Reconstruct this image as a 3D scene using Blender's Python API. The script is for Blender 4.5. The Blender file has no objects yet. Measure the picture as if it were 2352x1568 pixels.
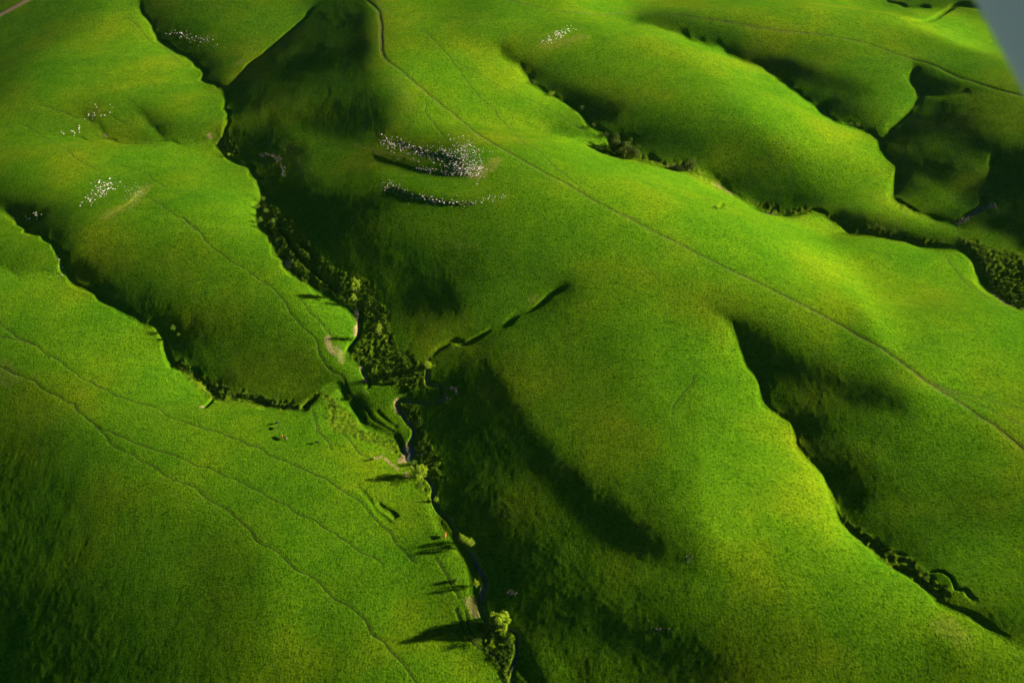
import bpy, bmesh, math, random
import numpy as np
from mathutils import Vector, Matrix

# ------------------------------------------------------------------ camera, sky, sun
CAM_H = 440.0                       # metres above the mean ground
PITCH = math.radians(40)            # looking down from the aircraft
SUN_EL = math.radians(17)
SUN_AZ = math.radians(4)            # from +X, a touch beyond the scene
sc = bpy.context.scene
cam_d = bpy.data.cameras.new('camera'); cam = bpy.data.objects.new('camera', cam_d)
sc.collection.objects.link(cam); sc.camera = cam
cam.location = (0, 0, CAM_H); cam.rotation_euler = (math.radians(90) - PITCH, 0, 0)
cam_d.lens = 35; cam_d.sensor_width = 36; cam_d.clip_start = 0.1; cam_d.clip_end = 30000
cam_d.dof.use_dof = True; cam_d.dof.focus_distance = 650; cam_d.dof.aperture_fstop = 2.8

w = bpy.data.worlds.new('World'); sc.world = w; w.use_nodes = True
nt = w.node_tree; bg = nt.nodes['Background']
sky = nt.nodes.new('ShaderNodeTexSky'); sky.sky_type = 'NISHITA'; sky.sun_disc = False
sky.sun_elevation = SUN_EL; sky.sun_rotation = math.radians(90) - SUN_AZ
sky.altitude = 3000; sky.air_density = 0.22; sky.dust_density = 0.0; sky.ozone_density = 1.5
nt.links.new(sky.outputs[0], bg.inputs[0]); bg.inputs[1].default_value = 0.05
sd = bpy.data.lights.new('sun', 'SUN'); so = bpy.data.objects.new('sun', sd); sc.collection.objects.link(so)
sd.energy = 5.0; sd.angle = math.radians(1.4); sd.color = (1.0, 0.81, 0.5)
sdir = Vector((math.cos(SUN_EL) * math.cos(SUN_AZ), math.cos(SUN_EL) * math.sin(SUN_AZ), math.sin(SUN_EL)))
so.rotation_euler = sdir.to_track_quat('Z', 'Y').to_euler()
sc.view_settings.view_transform = 'Standard'; sc.view_settings.look = 'None'
sc.view_settings.exposure = 2.4; sc.view_settings.gamma = 1.0
sc.render.engine = 'CYCLES'
random.seed(7); rng = np.random.default_rng(7)
COL = sc.collection

# ------------------------------------------------------------------ survey of the relief
# Gully lines and slope strokes surveyed over the view (map units); the numbers say how strongly a
# slope leans to or away from the low sun, and the height field below is solved from them.
G={
'g1':([(317,0),(323,25),(347,53),(360,83),(370,103),(423,130),(460,157),(473,187),(503,200),(512,208)],[.5,.68,.76,.78,.78,.76,.66,.5,.6,.6],[.14,.14,.12,.12,.13,.15,.2,.15,.2,.15]),
'g2':([(722,10),(687,50),(650,83),(610,120),(580,143),(547,173),(520,200)],[.3,.52,.55,.56,.55,.5,.5],[.12,.12,.12,.12,.13,.13,.13]),
'g3':([(512,210),(520,247),(528,277),(517,307),(507,335),(520,360),(547,373),(573,390),(597,430),(600,455),(588,480),(592,520),(620,545),(640,580),(655,612),(690,640),(720,662),(755,690),(800,708),(822,730),(827,763),(800,790),(795,820),(827,842),(847,876)],
      [.66,.62,.55,.45,.5,.6,.55,.6,.78,.84,.84,.78,.74,.7,.7,.74,.78,.82,.8,.76,.76,.8,.8,.72,.62],
      [.13,.12,.1,.12,.2,.2,.14,.12,.12,.2,.3,.3,.3,.32,.33,.32,.3,.33,.33,.35,.35,.35,.35,.35,.3]),
'g3b':([(880,885),(930,900),(917,922),(914,940),(941,980),(951,1006),(944,1040),(960,1075),(991,1106),(997,1146),(1011,1196),(1040,1240),(1067,1290),(1085,1322),(1090,1380),(1114,1422),(1161,1439),(1194,1452),(1187,1496),(1174,1546),(1172,1568)],
      [.5,.5,.5,.52,.55,.55,.5,.55,.6,.66,.7,.65,.6,.62,.55,.4,.4,.38,.4,.42,.45],
      [.4,.35,.3,.3,.25,.25,.25,.25,.2,.13,.12,.1,.1,.1,.1,.1,.1,.12,.15,.15,.15]),
'g4':([(0,477),(33,497),(57,520),(67,533),(117,553),(133,590),(153,633),(200,660),(247,700),(293,716),(327,740),(363,753),(380,773),(387,813),(395,843),(433,860),(480,893),(483,916),(540,916),(600,926),(633,938),(693,941),(712,926),(735,903),(765,885),(800,918),(830,970),(900,1005),(925,1045)],
      [.66,.68,.62,.6,.62,.6,.64,.68,.7,.66,.62,.66,.62,.72,.8,.84,.82,.66,.7,.72,.72,.68,.66,.66,.7,.72,.68,.7,.7],
      [.12,.12,.12,.14,.15,.13,.1,.1,.12,.16,.18,.14,.12,.1,.14,.2,.25,.3,.26,.24,.2,.2,.18,.14,.12,.12,.12,.2,.22]),
'g4b':([(0,614),(40,630),(67,625),(110,628),(150,634)],[.7,.68,.7,.72,.7],[.4,.42,.48,.55,.6]),
'g5':([(93,307),(167,315),(197,323),(243,321),(293,330),(333,332),(377,327),(430,330),(477,322),(513,310)],[.68,.72,.72,.72,.72,.76,.78,.76,.68,.5],[.58,.6,.6,.5,.42,.38,.4,.36,.42,.4]),
'g5b':([(313,253),(337,280),(363,307),(377,325)],[.56,.6,.6,.6],[.4,.28,.25,.3]),
'g5c':([(187,267),(217,287),(240,313)],[.6,.6,.62],[.35,.25,.45]),
'g6':([(1144,113),(1154,130),(1191,150),(1214,177),(1217,193),(1251,213),(1294,233),(1334,257),(1351,277),(1357,287),(1371,303),(1397,320),(1407,353),(1451,363),(1517,373),(1575,390),(1628,403),(1661,433),(1701,457),(1765,492),(1828,493),(1868,483),(1901,497),(1935,518),(1951,538),(2001,540),(2051,550),(2101,560),(2145,573),(2195,570),(2221,583),(2241,606),(2245,636),(2258,656),(2301,693),(2352,713)],
      [.72,.78,.82,.84,.84,.82,.74,.62,.56,.55,.58,.7,.82,.78,.84,.85,.88,.88,.88,.88,.84,.8,.84,.78,.76,.78,.8,.78,.72,.7,.76,.8,.84,.86,.8,.76],
      [.3,.14,.12,.12,.12,.12,.12,.12,.1,.1,.1,.1,.15,.18,.2,.12,.12,.14,.28,.35,.35,.28,.2,.16,.22,.25,.26,.28,.3,.28,.25,.25,.28,.28,.25,.2]),
'g6b':([(1271,312),(1304,313),(1341,315),(1377,316)],[.82,.84,.82,.8],[.5,.4,.42,.5]),
'g7':([(1467,53),(1517,63),(1568,83),(1608,98),(1651,108),(1685,130),(1718,143),(1761,160),(1788,183),(1821,207),(1868,237),(1888,263),(1921,280),(1958,290),(1991,307),(2018,320),(2021,343),(2045,370),(2060,395),(2052,430),(2050,457),(2068,470),(2115,490),(2155,510),(2195,522)],
      [.78,.82,.84,.84,.86,.84,.84,.8,.78,.82,.84,.84,.84,.82,.76,.7,.72,.62,.6,.8,.82,.78,.74,.66,.6],
      [.3,.2,.25,.22,.12,.12,.12,.12,.12,.12,.12,.15,.2,.25,.25,.3,.15,.13,.13,.15,.15,.18,.2,.18,.18]),
'g8':([(2095,153),(2091,187),(2106,213),(2101,240),(2075,267),(2051,293),(2028,317)],[.62,.62,.6,.72,.7,.62,.5],[.12,.1,.1,.12,.12,.15,.15]),
'g8b':([(2108,218),(2148,219),(2188,214),(2228,208)],[.33,.35,.38,.4],[.1,.1,.1,.2]),
'g9':([(2291,350),(2285,367),(2278,407),(2265,443),(2262,467),(2235,490),(2200,503)],[.35,.38,.38,.38,.36,.28,.22],[.1,.1,.1,.1,.1,.12,.12]),
'g10':([(1638,723),(1678,743),(1695,776),(1711,830),(1741,870),(1751,916),(1775,943),(1808,963),(1828,990),(1831,1020),(1848,1043),(1891,1089),(1898,1112),(1921,1156),(1923,1186),(1945,1216),(1985,1246),(2018,1276),(2061,1309),(2108,1339),(2141,1372),(2185,1402),(2231,1416),(2261,1446),(2301,1466),(2352,1489)],
      [.66,.72,.72,.72,.74,.74,.78,.78,.76,.76,.8,.86,.86,.86,.88,.88,.84,.8,.76,.72,.7,.68,.66,.62,.58,.55],
      [.35,.12,.1,.1,.1,.1,.1,.1,.1,.1,.1,.1,.1,.1,.1,.14,.2,.22,.25,.3,.3,.3,.28,.26,.26,.25]),
'g11':([(1301,656),(1277,663),(1241,690),(1221,710),(1184,723),(1144,753),(1104,771),(1067,783),(1031,788),(997,806),(984,823)],[.25,.35,.5,.45,.35,.34,.32,.32,.42,.45,.42],[.15,.15,.18,.2,.25,.2,.2,.25,.3,.15,.14]),
}
S="""
0 60 .4,80 40 .42,200 10 .48
0 150 .35,60 110 .38,140 70 .42,220 40 .5
0 210 .38,60 170 .5,130 120 .58,200 80 .6,260 40 .66,300 30 .62
0 20 .4,40 0 .42
100 230 .6,200 170 .64,280 120 .7,330 110 .74
250 200 .66,350 170 .72,420 180 .76,470 215 .7
300 235 .52,360 240 .6,430 250 .64,490 260 .62
400 300 .45,470 300 .48,505 290 .5
30 280 .55,120 250 .58,180 240 .55,230 235 .5
100 340 .68,200 350 .72,320 360 .75,450 360 .75,520 400 .68,570 430 .72
0 330 .55,60 370 .6,140 420 .6,210 450 .6
0 420 .42,50 440 .42,120 460 .48
60 490 .2,130 510 .28
250 480 .62,350 440 .68,450 430 .74,540 470 .82,570 480 .84
200 520 .5,320 500 .6,420 500 .65,520 530 .72,585 545 .76
170 580 .42,280 570 .48,400 570 .52,500 600 .55,600 620 .6,650 640 .68
230 640 .35,350 640 .42,450 660 .48,560 680 .5,650 700 .55,720 700 .76,780 735 .76
200 620 .25,260 680 .2,300 700 .25,400 710 .35,500 720 .42,620 740 .45,700 760 .52,740 800 .5
420 790 .2,500 800 .33,600 810 .33,690 820 .33,730 850 .35
470 850 .25,560 870 .35,650 880 .38,720 870 .33
0 640 .72,80 650 .72,150 670 .7,230 730 .72,300 760 .74,360 800 .72
0 720 .62,100 740 .64,200 790 .68,300 830 .72,380 870 .78,430 900 .75,470 925 .7
0 800 .55,100 830 .6,200 870 .62,300 920 .65,420 960 .66,520 950 .68,620 965 .64,700 980 .6
0 860 .42,80 900 .45,180 950 .52,300 990 .6,420 1020 .62,560 1040 .6,700 1080 .62,850 1080 .68
0 950 .33,80 1000 .36,180 1050 .42,300 1080 .5,420 1100 .58,550 1120 .58,700 1150 .58,840 1180 .62
0 1100 .28,150 1120 .33,300 1160 .42,450 1180 .5,560 1200 .52,680 1210 .6,800 1260 .62,900 1280 .6
0 1250 .25,150 1280 .3,300 1300 .38,400 1330 .42,500 1320 .4,560 1330 .38,610 1350 .5,680 1370 .56,780 1390 .55,880 1400 .58,980 1420 .5,1060 1445 .45
0 1400 .15,150 1430 .22,300 1450 .3,420 1480 .32,540 1470 .35,600 1480 .46,680 1480 .52,760 1480 .45,880 1500 .55,980 1500 .6,1060 1510 .6
0 1564 .1,150 1564 .16,300 1564 .22,500 1564 .3,620 1564 .42,750 1564 .4,900 1564 .5,1050 1564 .58,1130 1564 .62
740 950 .72,760 1010 .66,850 1020 .75,885 1025 .72
900 1080 .7,940 1150 .58,975 1200 .5,1010 1235 .5
930 1250 .48,1000 1260 .45,1035 1310 .58
970 1330 .5,1000 1400 .42,1060 1425 .4
625 480 .28,660 530 .3,700 590 .32,750 640 .33,810 685 .35,860 740 .35,880 800 .38
850 900 .45,880 950 .5,905 985 .5
640 400 .12,660 440 .12,710 500 .2,730 560 .23,790 610 .26,850 640 .26
545 220 .18,600 190 .25,650 150 .22,700 80 .2
560 260 .15,640 240 .18,720 200 .22,780 150 .22
345 15 .25,420 25 .35,500 50 .45,600 60 .5,670 30 .5
380 70 .12,430 95 .2,500 110 .38,580 110 .48,630 90 .52
440 125 .12,480 148 .22,530 165 .38,560 150 .46
740 40 .2,770 80 .27,790 130 .24,790 180 .2
825 0 .15,825 60 .13,830 120 .13,825 170 .16,840 220 .16,870 255 .16
850 0 .42,862 50 .44,862 120 .42,855 170 .38,870 210 .34,910 250 .4
895 30 .6,960 30 .62,1050 40 .5,1110 30 .54
890 100 .58,950 100 .6,1030 90 .6,1120 80 .62,1200 60 .68
900 160 .62,980 170 .7,1060 150 .7,1130 150 .76
915 210 .58,960 230 .68,1050 220 .72,1150 220 .72,1250 260 .7,1330 290 .6
940 258 .58,1000 280 .68,1090 290 .73,1200 300 .74,1300 340 .8,1380 350 .82
900 285 .42,960 300 .5,1020 310 .5,1060 305 .58
640 270 .3,683 300 .36,717 330 .38,784 345 .35,830 350 .3
807 331 .32,884 345 .34,950 367 .36,1017 385 .36
860 315 .27,920 330 .26,980 350 .27,1040 362 .3
850 355 .28,900 371 .26,960 387 .25,1020 397 .26,1060 402 .3
830 375 .35,900 400 .52,980 412 .55,1070 420 .58,1150 410 .58
880 420 .42,950 435 .52,1050 445 .6,1130 440 .56
890 430 .35,960 453 .36,1020 465 .36,1080 468 .4
700 375 .33,760 420 .35,840 440 .36,930 480 .4,1030 500 .45,1130 500 .48,1200 500 .55
720 440 .25,800 480 .31,900 520 .37,1000 540 .42,1100 550 .45,1200 560 .5,1300 560 .52,1400 570 .58
740 500 .24,800 540 .28,900 570 .31,1000 590 .31,1080 600 .36,1160 600 .42,1280 620 .45,1400 640 .5
900 620 .27,960 605 .27,1030 620 .3
955 655 .2,980 680 .15,1020 700 .15,1045 715 .17,1000 720 .2
1060 640 .3,1080 680 .38,1130 700 .4,1180 690 .48
860 700 .3,920 720 .3,920 780 .25,960 780 .3
640 320 .18,700 355 .2,680 400 .15
560 300 .14,620 330 .13,600 370 .12
700 260 .18,760 310 .15,820 300 .14,880 290 .18
1130 370 .66,1250 400 .72,1350 400 .78,1450 400 .82,1550 430 .84,1650 470 .82,1750 520 .84,1850 550 .85,1920 600 .86
1150 440 .56,1250 470 .6,1350 480 .68,1480 500 .74,1600 540 .75,1750 600 .75,1850 650 .78
1250 530 .55,1400 540 .62,1550 590 .65,1700 660 .62,1820 720 .6,1900 760 .58
1760 535 .84,1850 570 .86,1930 620 .87,1980 680 .85,2010 740 .8,2050 800 .75
1910 540 .7,2000 570 .72,2100 590 .76,2200 600 .78
2000 640 .72,2100 660 .72,2200 680 .72,2300 740 .72,2350 740 .72
2080 740 .7,2180 780 .7,2300 830 .7,2350 860 .66
2100 880 .72,2200 920 .66,2350 980 .6
1950 720 .56,1985 780 .5,2025 840 .48,2060 885 .48
1500 640 .52,1620 690 .5,1720 720 .44,1820 760 .48,1920 800 .5
1710 765 .12,1760 790 .18
1780 765 .4,1850 805 .4,1920 835 .4,2000 862 .38
1740 820 .12,1800 830 .13,1860 862 .13,1935 893 .12,2018 918 .12,2062 928 .16
1768 893 .3,1835 903 .28,1901 922 .26,1968 946 .36,2051 963 .5
1801 943 .13,1851 970 .14,1901 1016 .13,1915 1060 .13,1935 1146 .12,1961 1186 .15,2001 1226 .22,2068 1272 .25,2095 1290 .28
1870 960 .3,1968 980 .4,1985 995 .32,2135 973 .5,2268 956 .6
1950 1020 .33,2050 1030 .42,2150 1030 .48,2340 1030 .52
1968 1062 .3,2035 1079 .42,2135 1079 .45,2235 1072 .48,2335 1066 .55
2001 1162 .33,2068 1162 .4,2201 1189 .36,2335 1189 .4
2101 1246 .38,2201 1246 .45,2335 1252 .48
2168 1296 .5,2268 1319 .5,2348 1329 .48
2201 1379 .42,2301 1379 .42,2348 1429 .4
1630 740 .6,1670 800 .74,1700 860 .72,1725 920 .72,1765 980 .76,1805 1020 .76,1855 1100 .82,1885 1160 .82,1915 1210 .84,1980 1275 .76,2050 1330 .7,2130 1400 .66,2230 1460 .62,2340 1520 .55
1560 780 .6,1600 860 .62,1650 950 .66,1680 1050 .68,1720 1150 .72,1780 1220 .66,1850 1280 .62,1950 1350 .6,2050 1420 .56,2180 1480 .5,2300 1560 .45
2135 1472 .38,2170 1500 .28,2195 1515 .35
1480 760 .55,1530 850 .58,1560 950 .58,1600 1050 .66,1620 1150 .7,1640 1230 .7,1700 1270 .6,1770 1350 .5,1850 1420 .46,1950 1500 .42,2050 1560 .38
1400 760 .45,1430 850 .45,1470 950 .48,1520 1050 .5,1560 1130 .48,1595 1200 .5,1630 1250 .52
1300 740 .35,1300 850 .4,1350 950 .42,1400 1050 .42,1480 1130 .4,1550 1210 .38,1595 1260 .38
1160 850 .38,1190 900 .38,1230 960 .37,1290 1030 .36,1360 1090 .35,1430 1150 .34,1520 1230 .32,1585 1285 .3
1130 860 .16,1160 920 .13,1210 990 .11,1280 1070 .1,1350 1130 .1,1430 1190 .1,1500 1250 .1,1570 1295 .12
1180 750 .33,1240 735 .38,1130 790 .3
1020 830 .22,1080 840 .2,1030 900 .15,1080 950 .15,1010 980 .14,1060 1030 .14
1177 1052 .2,1217 1102 .28,1264 1146 .32,1294 1196 .32,1344 1232 .3,1401 1279 .3,1484 1300 .36,1551 1319 .4
1104 1079 .25,1151 1119 .28,1201 1162 .3,1251 1212 .3,1304 1262 .32,1351 1329 .25,1401 1362 .3,1434 1399 .28
1240 1060 .1,1300 1120 .1,1360 1190 .1,1430 1250 .1,1500 1280 .11
1500 1340 .35,1550 1380 .33,1600 1340 .42,1650 1300 .48
1620 1400 .35,1700 1380 .42,1780 1430 .4
1090 1130 .13,1150 1200 .12,1130 1280 .1,1200 1330 .1,1280 1370 .1,1350 1410 .1,1420 1450 .1,1500 1480 .12,1560 1510 .1,1600 1550 .1
1180 1400 .1,1240 1440 .12
1568 1479 .12,1601 1529 .1,1668 1550 .12
1550 1430 .28,1635 1446 .32,1701 1496 .28,1768 1512 .33,1835 1546 .36
1210 1462 .28,1260 1500 .42,1310 1545 .45
1200 1510 .1,1230 1555 .1
1260 1478 .15,1300 1520 .15,1340 1560 .15
1300 1470 .3,1360 1510 .33,1420 1550 .3
1090 1450 .35,1130 1480 .35,1150 1540 .45
1170 110 .5,1230 140 .42,1290 170 .38,1350 200 .38,1420 230 .36,1500 270 .38,1580 300 .38,1680 330 .4
1260 183 .14,1310 207 .12,1380 237 .13,1415 265 .15
1470 298 .3
1560 330 .14,1620 340 .12,1700 345 .15,1780 350 .28
1400 295 .15,1470 320 .16,1540 345 .13
1180 50 .65,1260 90 .6,1330 100 .6,1400 110 .6,1470 130 .6,1560 180 .6
1280 15 .72,1350 15 .8,1400 60 .76,1470 75 .76,1540 92 .78,1620 130 .8,1700 170 .8,1760 200 .8,1820 250 .82,1880 300 .82,1950 330 .8,2010 370 .76,2035 410 .74
1550 140 .64,1640 180 .72,1700 230 .76,1770 270 .78,1820 320 .74,1870 370 .7,1950 400 .68,2020 430 .66
1500 170 .55,1600 220 .6,1670 270 .55,1740 310 .5,1790 335 .55,1850 400 .55,1920 440 .5,1990 480 .5,2060 510 .5,2130 540 .5
1640 362 .33,1720 380 .33,1800 400 .38,1850 430 .4,1920 480 .4
1500 358 .25,1600 388 .14,1680 415 .18,1700 435 .3,1780 455 .33,1850 470 .25,1930 502 .2,2000 522 .25,2080 545 .3
1480 45 .45,1530 50 .3,1600 70 .38,1700 70 .48,1800 90 .5,1900 110 .48
1420 10 .78,1500 10 .6,1600 20 .58,1720 30 .66,1800 40 .68,1900 60 .66,2000 90 .62,2100 120 .55,2200 150 .5,2300 180 .5,2350 200 .5
1640 98 .14,1680 115 .15,1730 135 .2
1780 140 .14,1850 168 .11,1920 193 .13,1970 205 .25
1700 105 .4,1800 123 .4,1870 143 .44,1950 170 .45,2030 180 .52
1800 195 .28,1870 212 .25,1930 215 .3,1960 235 .35,2010 240 .48
1850 217 .13,1900 237 .14,1960 262 .2,1990 280 .35,2030 275 .5
2110 165 .1,2150 190 .1,2190 203 .1
2140 160 .4,2220 190 .42,2300 215 .42
2130 228 .32,2120 260 .3
2165 240 .13,2150 300 .18,2190 300 .12,2240 335 .11,2300 355 .1
2230 230 .35,2280 270 .38,2320 310 .38,2350 325 .35
2060 310 .13,2110 340 .2,2160 330 .3,2210 370 .33,2270 375 .35
2060 352 .12,2110 382 .12,2170 412 .14,2230 440 .2
2100 410 .35,2150 440 .35,2180 470 .33,2250 462 .3
2230 400 .33,2250 420 .34
2310 400 .1,2330 450 .1,2290 500 .12,2340 520 .15
2215 530 .2,2260 550 .22,2300 560 .15
2260 590 .3,2290 620 .3,2330 660 .33
1860 3 .72,1930 8 .74,2000 18 .66
1870 20 .74,1950 35 .72,2030 33 .78,2100 45 .85,2150 70 .86,2200 95 .86,2260 115 .82,2310 122 .75
2000 60 .62,2080 80 .6,2180 110 .55,2280 140 .5
2100 25 .72,2200 40 .76,2270 70 .74
2030 3 .5,2100 10 .36,2200 12 .33,2350 14 .35
2350 100 .6
1900 1000 .17,1960 1060 .27,2020 1120 .3
1950 1000 .38,2040 1080 .44,2120 1140 .42
2000 1100 .3,2060 1150 .36,2120 1190 .33
2150 1080 .44,2230 1130 .38,2320 1160 .42
1600 900 .6,1610 1000 .66,1625 1100 .71
1570 880 .5,1585 980 .53,1600 1080 .55
1680 1000 .66,1700 1080 .71,1730 1140 .68
1540 980 .5,1560 1060 .55,1575 1130 .52
1450 900 .44,1490 990 .47,1530 1080 .47
1400 880 .38,1440 960 .43,1490 1060 .42
520 1200 .48,560 1280 .42,590 1380 .42,600 1460 .47
640 1230 .56,660 1330 .58,690 1430 .55
450 1180 .45,480 1300 .37,500 1400 .33
760 1290 .6,790 1350 .5,840 1440 .5
810 1240 .64,850 1330 .54,900 1390 .6
700 1300 .6,735 1400 .5,760 1440 .44
900 1320 .6,950 1380 .52,1000 1450 .52
560 220 .14,620 258 .12,690 300 .15
540 320 .11,600 352 .1
760 250 .11,820 272 .11
640 210 .2,700 150 .15,740 100 .16
1560 250 .5,1640 285 .45,1700 298 .44
1440 180 .54,1520 220 .48,1600 262 .5
1880 335 .77,1930 372 .7,1990 400 .7
1650 215 .66,1720 260 .72,1770 300 .7
2050 620 .75,2130 680 .66,2220 740 .7
2150 600 .74,2230 660 .67,2300 700 .75
2120 760 .66,2200 820 .72,2290 870 .64
150 200 .66,240 232 .58,330 205 .7
180 270 .52,250 290 .5
250 400 .67,340 425 .6,430 400 .73
350 475 .55,420 470 .7,500 480 .73
480 545 .62,560 565 .68,620 590 .62
430 600 .5,500 640 .48,580 650 .58
300 860 .66,360 900 .74,420 930 .66
120 780 .6,180 830 .7,240 900 .6
150 690 .74,210 740 .66,290 790 .74
1000 75 .58,1060 110 .7,1090 170 .68
950 190 .7,1010 220 .62,1060 260 .74
1600 30 .6,1700 55 .54,1800 75 .58,1900 85 .56
1950 80 .64,2050 110 .58,2150 135 .54
1300 700 .38,1360 740 .44,1420 820 .44
1200 780 .36,1240 850 .42,1300 940 .42
"""
CELL = 4; TWd, THt = 2352 // CELL, 1568 // CELL
def tone_map():
    W, H = TWd, THt
    val = np.zeros((H, W)); wt = np.zeros((H, W))
    def seg(a, b, v, q):
        n = int(max(abs(b[0] - a[0]), abs(b[1] - a[1])) / CELL * 2) + 2
        for i in range(n):
            f = i / (n - 1); ix = int((a[0] + (b[0] - a[0]) * f) // CELL); iy = int((a[1] + (b[1] - a[1]) * f) // CELL)
            if 0 <= ix < W and 0 <= iy < H: v[iy, ix] += a[2] + (b[2] - a[2]) * f; q[iy, ix] += 1
    for l in S.strip().split('\n'):
        p = [tuple(map(float, q.split())) for q in l.split(',')]
        if len(p) == 1: seg(p[0], p[0], val, wt)
        for a, b in zip(p[:-1], p[1:]): seg(a, b, val, wt)
    gv = np.zeros((H, W)); gw = np.zeros((H, W))
    for k, (P, TL, TR) in G.items():
        P = np.array(P, float)
        m_ = len(P) * 3 - 2; q_ = np.linspace(0, len(P) - 1, m_); k_ = np.arange(len(P)); jt = np.where(np.arange(m_) % 3 == 0, 0, 1)
        P = np.stack([np.interp(q_, k_, P[:, 0]) + jt * 3.0 * np.sin(q_ * 7.3 + P[0, 1]), np.interp(q_, k_, P[:, 1]) + jt * 2.5 * np.sin(q_ * 5.1 + P[0, 0])], 1); TL = np.interp(q_, k_, TL); TR = np.interp(q_, k_, TR)
        d = np.gradient(P, axis=0); d /= np.linalg.norm(d, axis=1)[:, None] + 1e-9
        nrm = np.stack([-d[:, 1], d[:, 0]], 1)
        for sgn, T in ((1, TL), (-1, TR)):
            Q = P + nrm * 3.8 * sgn
            for i in range(len(Q) - 1): seg((*Q[i], T[i]), (*Q[i + 1], T[i + 1]), gv, gw)
    m = gw > 0; val[m] = gv[m]; wt[m] = gw[m]
    def solve(known, v):
        h, w_ = v.shape
        if min(h, w_) <= 8: x = np.full_like(v, v[known].mean() if known.any() else .4)
        else:
            h2, w2 = (h + 1) // 2, (w_ + 1) // 2
            kp = np.zeros((h2 * 2, w2 * 2)); vp = np.zeros((h2 * 2, w2 * 2)); kp[:h, :w_] = known; vp[:h, :w_] = v * known
            ks = kp.reshape(h2, 2, w2, 2).sum((1, 3)); vs = vp.reshape(h2, 2, w2, 2).sum((1, 3))
            x = np.repeat(np.repeat(solve(ks > 0, np.where(ks > 0, vs / np.maximum(ks, 1), 0)), 2, 0), 2, 1)[:h, :w_]
        x = np.where(known, v, x)
        for _ in range(120):
            p = np.pad(x, 1, 'edge'); x = np.where(known, v, (p[:-2, 1:-1] + p[2:, 1:-1] + p[1:-1, :-2] + p[1:-1, 2:]) / 4)
        return x
    x = solve(wt > 0, np.where(wt > 0, val / np.maximum(wt, 1e-9), 0))
    x = x * (.91 + .09 * np.clip(np.arange(W) * CELL / 1300, 0, 1))[None, :]
    for _ in range(2):
        p = np.pad(x, 1, 'edge'); x = .5 * x + .125 * (p[:-2, 1:-1] + p[2:, 1:-1] + p[1:-1, :-2] + p[1:-1, 2:])
    return x
cp, sp_ = math.cos(PITCH), math.sin(PITCH); FL = 35 / 36
def proj(X, Y, Z):
    z = Z - CAM_H; d = Y * cp - z * sp_; u = Y * sp_ + z * cp
    d = np.where(np.abs(d) < 1, 1, d)
    return (0.5 + FL * X / d) * 2352, 784 - FL * u / d * 2352, d
GX0, GX1, GY0, GY1, GD = -820., 820., 160., 1330., 2.5
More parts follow.
